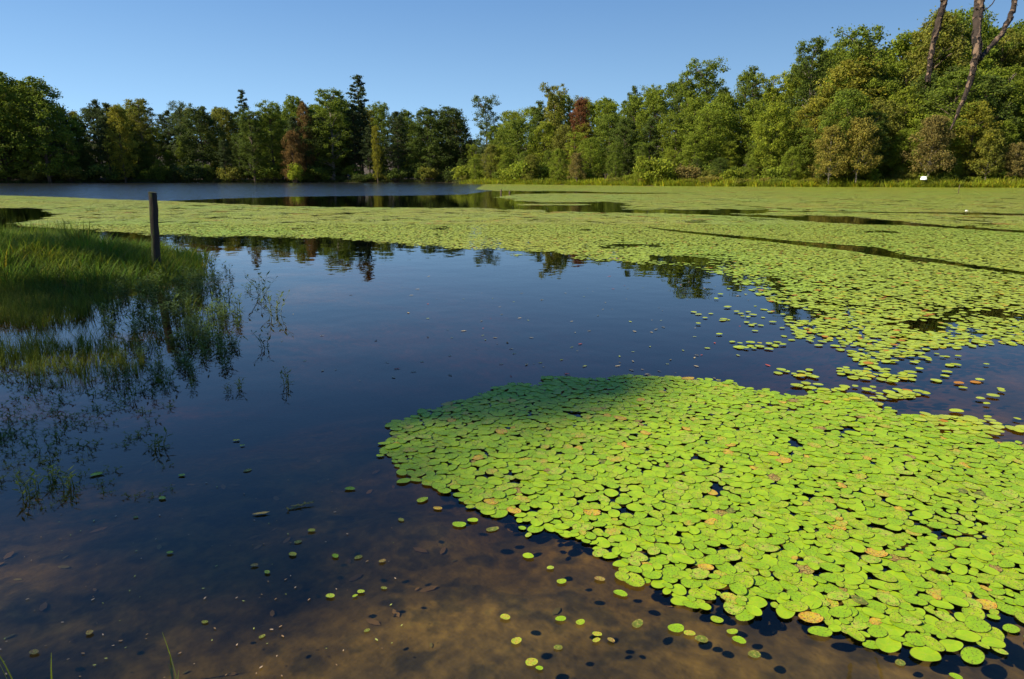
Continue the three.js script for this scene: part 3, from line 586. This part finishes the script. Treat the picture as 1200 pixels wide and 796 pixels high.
// ------------------------------------------------------------------ grass spit and water plants
function ribbon(P, C, I, base, dirX, dirZ, height, reach, width, tone, seg = 4) {
  const b0 = P.length / 3, nx = -dirZ, nz = dirX;
  for (let s = 0; s <= seg; s++) {
    const t = s / seg, x = base[0] + dirX * reach * t * t, z = base[2] + dirZ * reach * t * t, y = base[1] + height * (t - 0.28 * t * t * (reach / height)), w = width * (1 - t * t) + 0.0006;
    P.push(x - nx * w, y, z - nz * w, x + nx * w, y, z + nz * w); C.push(...tone, ...tone);
    if (s) { const a = b0 + (s - 1) * 2; I.push(a, a + 1, a + 2, a + 1, a + 3, a + 2); }
  }
}
const soup = (P, C, I) => { const g = new THREE.BufferGeometry(); g.setAttribute('position', new THREE.Float32BufferAttribute(P, 3)); g.setAttribute('color', new THREE.Float32BufferAttribute(C, 3)); g.setIndex(I); return g; };
function tuft(seed, n, h, spread, w) {
  const r = rng(seed), P = [], C = [], I = [];
  for (let k = 0; k < n; k++) { const a = r() * 6.283, q = Math.sqrt(r()) * spread, hh = h * r.range(0.55, 1.15), t = r.range(0.75, 1.25), y = r() < 0.12 ? 1.6 : 1; ribbon(P, C, I, [Math.cos(a) * q, -0.03, Math.sin(a) * q], Math.cos(a + r.sign()), Math.sin(a + r.sign()), hh, hh * r.range(0.15, 0.95), w * r.range(0.6, 1.2), [t * y, t * (y > 1 ? 1.05 : 1), t]); }
  return soup(P, C, I);
}
/** A leafy water plant: upright or sprawling stems with lance leaves. */
function sprig(seed, stems, h, sprawl, leafLen, parent, mat, stemMat) {
  const r = rng(seed), L = new Leaves(), wood = [];
  for (let k = 0; k < stems; k++) {
    const a = r() * 6.283, q = r() * 0.06, hh = h * r.range(0.6, 1.1), rx = Math.cos(a) * sprawl * r(), rz = Math.sin(a) * sprawl * r(), bx = Math.cos(a) * q, bz = Math.sin(a) * q;
    const pts = [V(bx, -0.12, bz), V(bx + rx * 0.3, hh * 0.35, bz + rz * 0.3), V(bx + rx, hh, bz + rz)];
    wood.push(limb(pts, [0.003, 0.0025, 0.001], 4));
    for (let j = 0; j < 8; j++) {
      const t = 0.25 + 0.75 * (j + r()) / 8, p = pts[1].clone().lerp(t > 0.5 ? pts[2] : pts[0], Math.abs(t - 0.5) * 2), b = a + j * 2.4, d = V(Math.cos(b), r.range(0.1, 0.8), Math.sin(b)).normalize(), s = V(-Math.sin(b), 0, Math.cos(b)), l = leafLen * r.range(0.6, 1.2), k2 = r.range(0.75, 1.25);
      L.add(p.x + d.x * l * 0.5, Math.max(0.01, p.y + d.y * l * 0.5), p.z + d.z * l * 0.5, d, s, l, l * 0.13, [k2, k2, k2]);
    }
  }
  if (parent) { part(mergeGeometries(wood), stemMat, 'stem', parent); part(L.build(), mat, 'leaves', parent); return parent; }
  const w = mergeGeometries(wood.map((g) => { g.deleteAttribute('uv'); g.deleteAttribute('normal'); g.setAttribute('color', new THREE.Float32BufferAttribute(new Array(g.attributes.position.count * 3).fill(0.8), 3)); return g; }));
  return mergeGeometries([w, L.build()]);
}
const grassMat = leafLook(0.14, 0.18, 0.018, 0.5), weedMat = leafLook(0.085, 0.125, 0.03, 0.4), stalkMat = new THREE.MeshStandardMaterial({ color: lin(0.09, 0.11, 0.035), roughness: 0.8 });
function scatter(name, label, geo, mat, spots) {                           // spots: { x, y, z, s, h, turn, c }
  const im = new THREE.InstancedMesh(geo, mat, spots.length), m4 = new THREE.Matrix4(), q = new THREE.Quaternion(), up = V(0, 1, 0), col = new THREE.Color();
  spots.forEach((p, i) => { im.setMatrixAt(i, m4.compose(V(p.x, p.y, p.z), q.setFromAxisAngle(up, p.turn), V(p.s, p.s * (p.h ?? 1), p.s))); im.setColorAt(i, col.setRGB(...p.c)); });
  return setting(im, name, 'stuff', label);
}
{
  const r = rng(555), short = [], long = [];
  for (let n = 0; n < 26000; n++) {
    const x = -r.range(4.2, 24), z = -r.range(7.8, 17.5), y = groundHeight(x, z);
    if (y < -0.05) continue;
    const near = smooth(-24, -8, x); if (r() > 0.25 + 0.4 * near) continue;
    const patch = fbm(x * 0.55, z * 0.55, 121, 3), yel = fbm(x * 0.9, z * 0.9, 123, 3), c = [lerp(0.35, 1.35, yel), lerp(0.6, 1.4, yel), lerp(1.2, 0.7, yel)].map((k) => k * r.range(0.8, 1.15));
    (patch > 0.52 ? long : short).push({ x, y: Math.max(y, -0.05), z, s: r.range(0.5, 1.25) * (y < -0.03 ? 0.75 : 1), h: r.range(0.8, 1.2), turn: r() * 6.283, c });
  }
  scatter('grass', 'long unmown grass covering the spit', tuft(71, 17, 0.33, 0.13, 0.0075), grassMat, short);
  scatter('sedge', 'taller arching sedge on the spit', tuft(72, 14, 0.50, 0.10, 0.0095), grassMat, long);
  console.log('grass', short.length, long.length);
  // grass standing in the water before the spit, thinner towards the open pond
  const reed = [];
  for (let n = 0; n < 2600; n++) {
    const px = r.range(-30, 250), py = r.range(338, 452), [x, z] = survey(px, py), gap = fbm(x * 0.9, z * 1.3, 127, 3);
    const lim = bend([[-30, 1], [60, 1], [130, 0.75], [190, 0.45], [250, 0.06]], px) * bend([[338, 1], [380, 0.8], [415, 0.55], [452, 0.05]], py);
    if (gap > 0.60 || r() > lim * 0.8) continue;
    const yel = fbm(x * 0.9, z * 0.9, 123, 3), k = r.range(0.6, 1.1);
    reed.push({ x, y: 0, z, s: r.range(0.35, 0.75) * bend([[338, 1], [452, 0.55]], py), h: r.range(0.7, 1.2), turn: r() * 6.283, c: [lerp(0.5, 1.4, yel) * k, lerp(0.7, 1.2, yel) * k, k] });
  }
  scatter('marsh_grass', 'grass standing in the shallow water before the spit', tuft(75, 14, 0.42, 0.10, 0.0055), grassMat, reed);
  // leafy plants standing in the water round the spit
  const weeds = [], low = [];
  for (let n = 0; n < 900; n++) {
    const px = r.range(120, 290), py = r.range(318, 470), lim = bend([[120, 0.25], [190, 0.7], [240, 1], [270, 0.6], [290, 0.12]], px) * bend([[318, 0.5], [340, 1], [400, 0.7], [440, 0.4], [470, 0.15]], py);
    if (r() > lim * 0.62) continue;
    const [x, z] = survey(px, py), k = r.range(0.7, 1.5);
    weeds.push({ x, y: 0, z, s: r.range(0.6, 1.1) * bend([[318, 0.9], [350, 0.8], [400, 0.6], [470, 0.4]], py), h: r.range(0.6, 1.1), turn: r() * 6.283, c: [k, k, k * 0.8] });
  }
  for (let n = 0; n < 700; n++) {
    const px = r.range(-20, 200), py = r.range(425, 600), lim = bend([[-20, 1], [60, 0.9], [120, 0.55], [200, 0.12]], px) * bend([[425, 1], [480, 0.8], [540, 0.55], [580, 0.35], [600, 0.1]], py);
    if (r() > lim * 0.6) continue;
    const [x, z] = survey(px, py), k = r.range(0.7, 1.6);
    low.push({ x, y: 0.002, z, s: r.range(0.5, 1.0) * bend([[425, 0.8], [520, 0.6], [600, 0.35]], py), h: r.range(0.5, 1), turn: r() * 6.283, c: [k * 1.1, k, k * 0.7] });
  }
  scatter('marsh_weed', 'leafy weeds standing in the water beside the spit', sprig(81, 6, 0.34, 0.12, 0.10), weedMat, weeds);
  scatter('water_weed', 'low sprawling water weed in the shaded shallows', sprig(82, 4, 0.07, 0.20, 0.055), weedMat, low);
  // sprigs that stand apart
  const solo = [[307, 345, 0.36, 'upright leafy sprig standing apart in open water'], [322, 368, 0.30, 'bent grassy sprig beside the upright sprig in open water'], [340, 450, 0.13, 'small floating sprig alone in dark water'], [313, 408, 0.16, 'small dark sprig with looped stem off the weeds'], [178, 525, 0.10, 'drooping sprig floating off the water weed'], [38, 578, 0.12, 'yellow-green sprig at the edge of the shallows'], [60, 566, 0.10, 'pale sprig beside the yellow-green sprig'], [86, 568, 0.10, 'pale sprig with rounded leaves in the shallows']];
  solo.forEach(([px, py, h, label], i) => {
    const g = new THREE.Group(), [x, z] = survey(px, py);
    sprig(700 + i, h > 0.2 ? 7 : 4, h, h * 0.8, h > 0.2 ? 0.09 : 0.05, g, i > 4 ? leafLook(0.20, 0.23, 0.03, 0.4) : weedMat, stalkMat);
    g.position.set(x, 0, z); thing(g, 'water_sprig', label, 'water plant');
  });
  // grass blades rising out of the near shallows
  for (const [px, py, n, h, label] of [[27, 815, 3, 0.30, 'three tall green blades rising from dark shallows'], [52, 812, 2, 0.16, 'short pale blades beside the tall green blades'], [196, 775, 4, 0.08, 'small tuft of submerged pale grass in the shallows']]) {
    const P = [], C = [], I = [], [x, z] = survey(px, py), k = rng(px);
    for (let i = 0; i < n; i++) { const a = k() * 6.283, t = k.range(0.8, 1.3); ribbon(P, C, I, [k.sign() * 0.035, -0.22, k.sign() * 0.03], Math.cos(a), Math.sin(a), (h + 0.22) * k.range(0.7, 1.1), h * k.range(0.15, 0.5), 0.0045, [t, t, t], 6); }
    const m = new THREE.Mesh(soup(P, C, I), grassMat); m.position.set(x, 0, z); thing(m, 'grass_blades', label, 'grass');
  }
}
// the sunlit bank: goldenrod and rank grass; brush under the far woods
{
  const r = rng(909), gold = [], brush = [];
  for (let px = 540; px < 1330; px += 0.35) {
    const D = shoreD(px) + r.range(-0.8, 6), x = (px - 600) / FOCAL * CS * D, yel = fbm(px * 0.02, 3, 131, 3), y = groundHeight(x, -D), k = r.range(0.8, 1.25);
    gold.push({ x, y: Math.max(-0.05, y), z: -D, s: r.range(0.9, 2.7), h: r.range(0.6, 1.15), turn: r() * 6.283, c: [lerp(1.25, 2.05, yel) * k, lerp(1.25, 1.8, yel) * k, 1] });
  }
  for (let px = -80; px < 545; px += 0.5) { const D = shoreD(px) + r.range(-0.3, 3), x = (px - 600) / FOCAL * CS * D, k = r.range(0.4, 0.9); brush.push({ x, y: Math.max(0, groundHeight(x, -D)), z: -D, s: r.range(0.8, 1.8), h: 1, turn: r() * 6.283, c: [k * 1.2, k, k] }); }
  scatter('bank_grass', 'rank yellow-green grass and goldenrod along the sunlit bank', tuft(73, 34, 0.5, 0.34, 0.03), grassMat, gold);
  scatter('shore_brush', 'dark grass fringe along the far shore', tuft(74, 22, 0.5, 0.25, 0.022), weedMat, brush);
}

// ------------------------------------------------------------------ post, branches, boat, small things
{
  const postMap = dataTexture(128, 256, (u, v) => { const k = 0.5 + 0.5 * fbm(u * 14, v * 3, 151, 4) + 0.25 * (noise2(u * 40, v * 4, 3) - 0.5), moss = smooth(0.5, 0.62, fbm(u * 5, v * 7, 153, 4)) * smooth(0.12, 0.3, Math.abs(u - 0.75) < 0.25 ? 0.5 : 0.1); return enc([lerp(0.055 * k, 0.045, moss), lerp(0.038 * k, 0.06, moss), lerp(0.024 * k, 0.012, moss)]); }, true);
  const postMat = new THREE.MeshStandardMaterial({ map: postMap, bumpMap: barkBump, bumpScale: 0.012, roughness: 0.95 });
  const g = new THREE.Group(), [x, z] = survey(182, 322), pts = [], rad = [];
  for (let i = 0; i <= 14; i++) { const t = i / 14; pts.push(V(0.13 * t + 0.004 * Math.sin(i * 1.7), -0.45 + t * 1.78, 0.02 * t)); rad.push(0.066 - 0.004 * t + 0.0025 * Math.sin(i * 2.3)); }
  const wood = limb(pts, rad, 18, 0.03, 5), uv = wood.attributes.uv;
  for (let i = 0; i < uv.count; i++) uv.setXY(i, uv.getX(i) / (6.28 * 0.073), uv.getY(i) / 1.78);
  part(wood, postMat, 'shaft', g);
  const cap = limb([V(0.13, 1.33, 0.02), V(0.13, 1.338, 0.02), V(0.131, 1.342, 0.02)], [0.063, 0.062, 0.045], 18, 0.04, 8);
  part(cap, new THREE.MeshStandardMaterial({ color: lin(0.20, 0.20, 0.05), map: barkMap, bumpMap: barkBump, bumpScale: 0.01, roughness: 1 }), 'moss_cap', g);
  g.position.set(x, 0, z);
  thing(g, 'wooden_post', 'weathered wooden post with mossy top at the grass spit', 'post');
}
{
  // a dead limb that hangs over the water from a tree standing on the near bank, outside the frame
  const flaky = dataTexture(256, 512, (u, v) => { const k = fbm(u * 6, v * 24, 161, 4), f = smooth(0.58, 0.66, fbm(u * 9, v * 30, 163, 3)); return enc([lerp(0.026, 0.13, f) * (0.5 + 0.9 * k), lerp(0.015, 0.083, f) * (0.5 + 0.9 * k), lerp(0.008, 0.05, f) * (0.5 + 0.9 * k)]); }, true);
  const flakyBump = dataTexture(256, 512, (u, v) => smooth(0.45, 0.62, fbm(u * 9, v * 30, 163, 3)) * 0.7 + 0.3 * fbm(u * 30, v * 60, 5, 2));
  flaky.repeat.set(3, 1.2); flakyBump.repeat.set(3, 1.2);
  const mat = new THREE.MeshStandardMaterial({ map: flaky, bumpMap: flakyBump, bumpScale: 0.018, roughness: 0.9 });
  const at = (px, py, d) => { const X = (px - 600) / FOCAL * d, U = (398 - py) / FOCAL * d; return [X, EYE + U * CS - d * SN, -(d * CS + U * SN)]; };
  const g = new THREE.Group();
  const flakes = (pts, radii, seed) => {                                   // plates of bark curling off
    const r = rng(seed), out = [];
    for (let k = 0; k < pts.length * 3; k++) {
      const i = Math.floor(r() * (pts.length - 1)), p = pts[i], t = pts[i + 1].clone().sub(p).normalize(), rad = radii[i], n = V(r.sign(), r.sign() * 0.3, r.sign()); n.addScaledVector(t, -n.dot(t)).normalize();
      const f = new THREE.BoxGeometry(rad * r.range(0.5, 1.0), rad * r.range(0.9, 2.2), rad * 0.13), s = V().crossVectors(t, n), tt = t.clone().addScaledVector(n, r.sign() * 0.25).normalize(), nn = V().crossVectors(s, tt);
      f.applyMatrix4(new THREE.Matrix4().makeBasis(s, tt, nn.negate().negate()).setPosition(p.clone().addScaledVector(n, rad * 1.02)));
      out.push(f);
    }
    return out;
  };
  const make = (name, ctrl, n, r0, r1, power, seed) => {
    const pts = curve(ctrl, n), r = rng(seed), radii = pts.map((_, i) => lerp(r0, r1, Math.pow(i / n, power)) * r.range(0.92, 1.08));
    pts.forEach((p, i) => { if (i) { p.x += r.sign() * 0.004; p.z += r.sign() * 0.004; } });
    part(mergeGeometries([limb(pts, radii, 12, 0.09, seed), ...flakes(pts, radii, seed)]), mat, name, g);
    return pts;
  };
  const top = at(1152, -60, 4.3);
  make('trunk', [[6.9, -0.4, 0.9], [6.8, 1.6, 0.7], [6.5, 3.6, 0.3], [6.3, 5.4, 0.1], [6.2, 7.2, 0.2]], 26, 0.2, 0.06, 1.2, 1);
  make('limb', [[6.35, 4.9, 0.15], [5.7, 5.5, -1.4], [4.8, 5.2, -3.2], [3.9, 4.2, -4.6], top], 26, 0.11, 0.05, 1, 2);
  make('branch', [top, at(1150, -20, 4.3), at(1145, 30, 4.25), at(1144, 62, 4.2), at(1138, 92, 4.2), at(1127, 122, 4.2), at(1113, 152, 4.2)], 30, 0.031, 0.005, 1.4, 3);
  make('branch', [at(1148, 70, 4.2), at(1158, 58, 4.22), at(1172, 42, 4.25), at(1183, 22, 4.3), at(1190, -2, 4.35), at(1196, -40, 4.4), [3.9, 4.2, -4.6]], 26, 0.012, 0.017, 1, 4);
  make('branch', [[4.3, 4.75, -3.95], at(1128, -70, 4.5), at(1112, -20, 4.4), at(1104, 12, 4.4), at(1096, 42, 4.4), at(1090, 70, 4.4), at(1088, 96, 4.4)], 28, 0.023, 0.014, 1, 5);
  make('branch', [at(1144, 10, 4.25), at(1152, 12, 4.25), at(1161, 6, 4.28), at(1170, -10, 4.3)], 10, 0.005, 0.002, 1, 6);
  thing(g, 'dead_tree', 'bare dead branches with flaking bark hanging over the water', 'tree');
}
{
  // white hull turned over on the sunlit bank, and a paler board behind it
  const D = 99, x = sideways(1082, D, 1), gy = groundHeight(x, -D), P = [], I = [];
  const L = 1.9, n = 14, m = 10;
  for (let i = 0; i <= n; i++) for (let j = 0; j <= m; j++) { const t = i / n * 2 - 1, a = j / m * Math.PI, w = 0.56 * Math.pow(Math.max(0, 1 - Math.pow(Math.abs(t), 2.6)), 0.6); P.push(Math.cos(a) * w, 0.46 * Math.sin(a) * (0.35 + 0.65 * (w / 0.56)), t * L / 2); if (i && j) { const q = (i - 1) * (m + 1) + j - 1; I.push(q, q + m + 1, q + 1, q + 1, q + m + 1, q + m + 2); } }
  const hull = new THREE.BufferGeometry(); hull.setAttribute('position', new THREE.Float32BufferAttribute(P, 3)); hull.setIndex(I); hull.computeVertexNormals();
  const white = new THREE.MeshStandardMaterial({ color: lin(0.78, 0.79, 0.80), roughness: 0.45, side: THREE.DoubleSide }), g = new THREE.Group();
  part(hull, white, 'hull', g);
  part(limb([V(0, 0.40, -1.1), V(0, 0.445, 0), V(0, 0.40, 1.1)], [0.02, 0.025, 0.02], 6), white, 'keel', g);
  for (const s of [-1, 1]) part(new THREE.BoxGeometry(0.12, 0.75, 0.12).translate(s * 0.3, -0.35, 0), bark, 'support', g);
  g.position.set(x, Math.max(gy + 0.7, 1.05), -D); g.rotation.y = 0.35; g.scale.set(0.56, 1.0, 0.5);
  thing(g, 'rowing_boat', 'white upturned boat hull on the sunlit bank', 'boat');
  const b = new THREE.Group(), xb = sideways(1084, 101.5, 2), gb = groundHeight(xb, -101.5);
  part(new THREE.BoxGeometry(0.6, 0.36, 0.04), new THREE.MeshStandardMaterial({ color: lin(0.5, 0.52, 0.54), roughness: 0.7 }), 'board', b); b.children[0].position.y = 2.35; b.children[0].rotation.z = 0.3;
  part(limb([V(0, -0.2, 0.05), V(0.02, 1.2, 0.05), V(0, 2.4, 0.05)], [0.04, 0.035, 0.03], 6), bark, 'stake', b);
  b.position.set(xb, gb, -101.5); thing(b, 'board_on_stake', 'small pale grey board on a stake above the white hull', 'sign');
  // stakes standing in the pads
  const stake = (px, py, h, label, rad = 0.03) => { const [sx, sz] = survey(px, py), s = new THREE.Mesh(limb([V(0, -0.7, 0), V(0.01, h * 0.4, 0.01), V(0.03, h * 0.75, 0), V(0.02, h, 0.01)], [rad, rad * 0.9, rad * 0.8, rad * 0.6], 7, 0.1, px), bark); s.position.set(sx, 0, sz); thing(s, 'stake', label, 'stake'); };
  stake(1123, 227, 0.85, 'thin brown stake standing at the sunlit bank', 0.035);
  stake(587, 226.6, 0.35, 'short dark stump in the far water, beside a lower one', 0.09);
  stake(597, 226.4, 0.22, 'lower dark stump in the far water', 0.09);
  // one white bloom out on the mat
  const f = new THREE.Group(), [fx, fz] = survey(1132, 251.5), petal = new THREE.SphereGeometry(0.035, 7, 5); petal.scale(0.55, 1.4, 0.25); petal.translate(0, 0.05, 0);
  const pm = new THREE.MeshStandardMaterial({ color: lin(0.8, 0.76, 0.66), roughness: 0.6 });
  for (let k = 0; k < 11; k++) { const p = part(petal, pm, 'petal', f); p.rotation.set(0, k * 2.4, 0); p.rotateX(k < 6 ? 0.85 : 0.4); }
  part(limb([V(0, -0.12, 0), V(0, -0.05, 0), V(0, 0.01, 0)], [0.008, 0.008, 0.012], 6), stalkMat, 'stalk', f);
  f.position.set(fx, 0.1, fz); f.scale.setScalar(1.0); thing(f, 'water_lily_bloom', 'single white water lily bloom on the green mat', 'flower');
}
{
  // bits adrift on the open water and rotting on the bottom
  const r = rng(1717), leaf = new THREE.BufferGeometry();
  leaf.setAttribute('position', new THREE.Float32BufferAttribute([-1, 0, 0, -0.4, 0.06, 0.38, 0.45, 0.05, 0.34, 1, 0.1, 0, 0.4, 0.05, -0.36, -0.45, 0.04, -0.3], 3)); leaf.setIndex([0, 1, 5, 1, 4, 5, 1, 2, 4, 2, 3, 4]);
  const flecks = [], sunk = [];
  for (let n = 0; n < 420; n++) {
    const px = r.range(330, 900), py = r.range(318, 450), k = bend([[330, 0.2], [520, 0.6], [620, 1], [800, 1], [900, 0.5]], px); if (r() > k * 0.5) continue;
    const [x, z] = survey(px, py), t = r(); flecks.push({ x, y: 0.004, z, s: r.range(0.010, 0.034), turn: r() * 6.283, c: t < 0.12 ? [0.30, 0.05, 0.03] : t < 0.4 ? [0.22, 0.26, 0.05] : t < 0.7 ? [0.30, 0.24, 0.12] : [0.10, 0.09, 0.05] });
  }
  for (let n = 0; n < 130; n++) { const px = r.range(0, 480), py = r.range(560, 800), [x, z] = survey(px, py), t = r(); flecks.push({ x, y: 0.004, z, s: r.range(0.003, 0.009), turn: r() * 6.283, c: t < 0.3 ? [0.25, 0.28, 0.06] : t < 0.6 ? [0.34, 0.24, 0.14] : [0.20, 0.12, 0.05] }); }
  for (let n = 0; n < 260; n++) { const x = r.range(-4, 4), z = -r.range(1.2, 5.5), k = r.range(0.5, 1.2); sunk.push({ x, y: groundHeight(x, z) + 0.004, z, s: r.range(0.012, 0.045), turn: r() * 6.283, c: r() < 0.3 ? [0.10 * k, 0.09 * k, 0.03 * k] : [0.16 * k, 0.10 * k, 0.045 * k] }); }
  const chaff = new THREE.MeshStandardMaterial({ color: 0xffffff, roughness: 0.8, side: THREE.DoubleSide });
  scatter('floating_leaf_bits', 'small leaf fragments drifting on the open water', leaf, chaff, flecks);
  scatter('sunken_leaves', 'rotting leaves lying on the muddy bottom', leaf, chaff, sunk);
  // a yellow leaf and a broken twig afloat
  const big = new THREE.Mesh(leaf, new THREE.MeshStandardMaterial({ color: lin(0.42, 0.27, 0.05), roughness: 0.7, side: THREE.DoubleSide })), [lx, lz] = survey(306, 603);
  big.position.set(lx, 0.006, lz); big.scale.set(0.042, 0.04, 0.03); big.rotation.y = 0.25; thing(big, 'fallen_leaf', 'long yellow fallen leaf floating over the mud', 'leaf');
  const t = new THREE.Group(), [tx, tz] = survey(352, 594);
  part(limb([V(-0.05, 0.004, 0.04), V(0, 0.008, 0), V(0.06, 0.016, -0.03)], [0.003, 0.004, 0.002], 6), stalkMat, 'stem', t);
  for (let k = 0; k < 7; k++) { const m = part(leaf, leafLook(0.22, 0.20, 0.06), 'leaf', t); m.geometry = leaf.clone().setAttribute('color', new THREE.Float32BufferAttribute(new Array(18).fill(1), 3)); m.position.set(-0.05 + k * 0.017, 0.012, 0.03 - k * 0.01 + r.sign() * 0.012); m.scale.setScalar(r.range(0.010, 0.018)); m.rotation.y = r() * 6.28; }
  t.position.set(tx, 0, tz); thing(t, 'broken_sprig', 'broken yellow sprig floating over the mud', 'twig');
}
renderer.render(scene, camera);
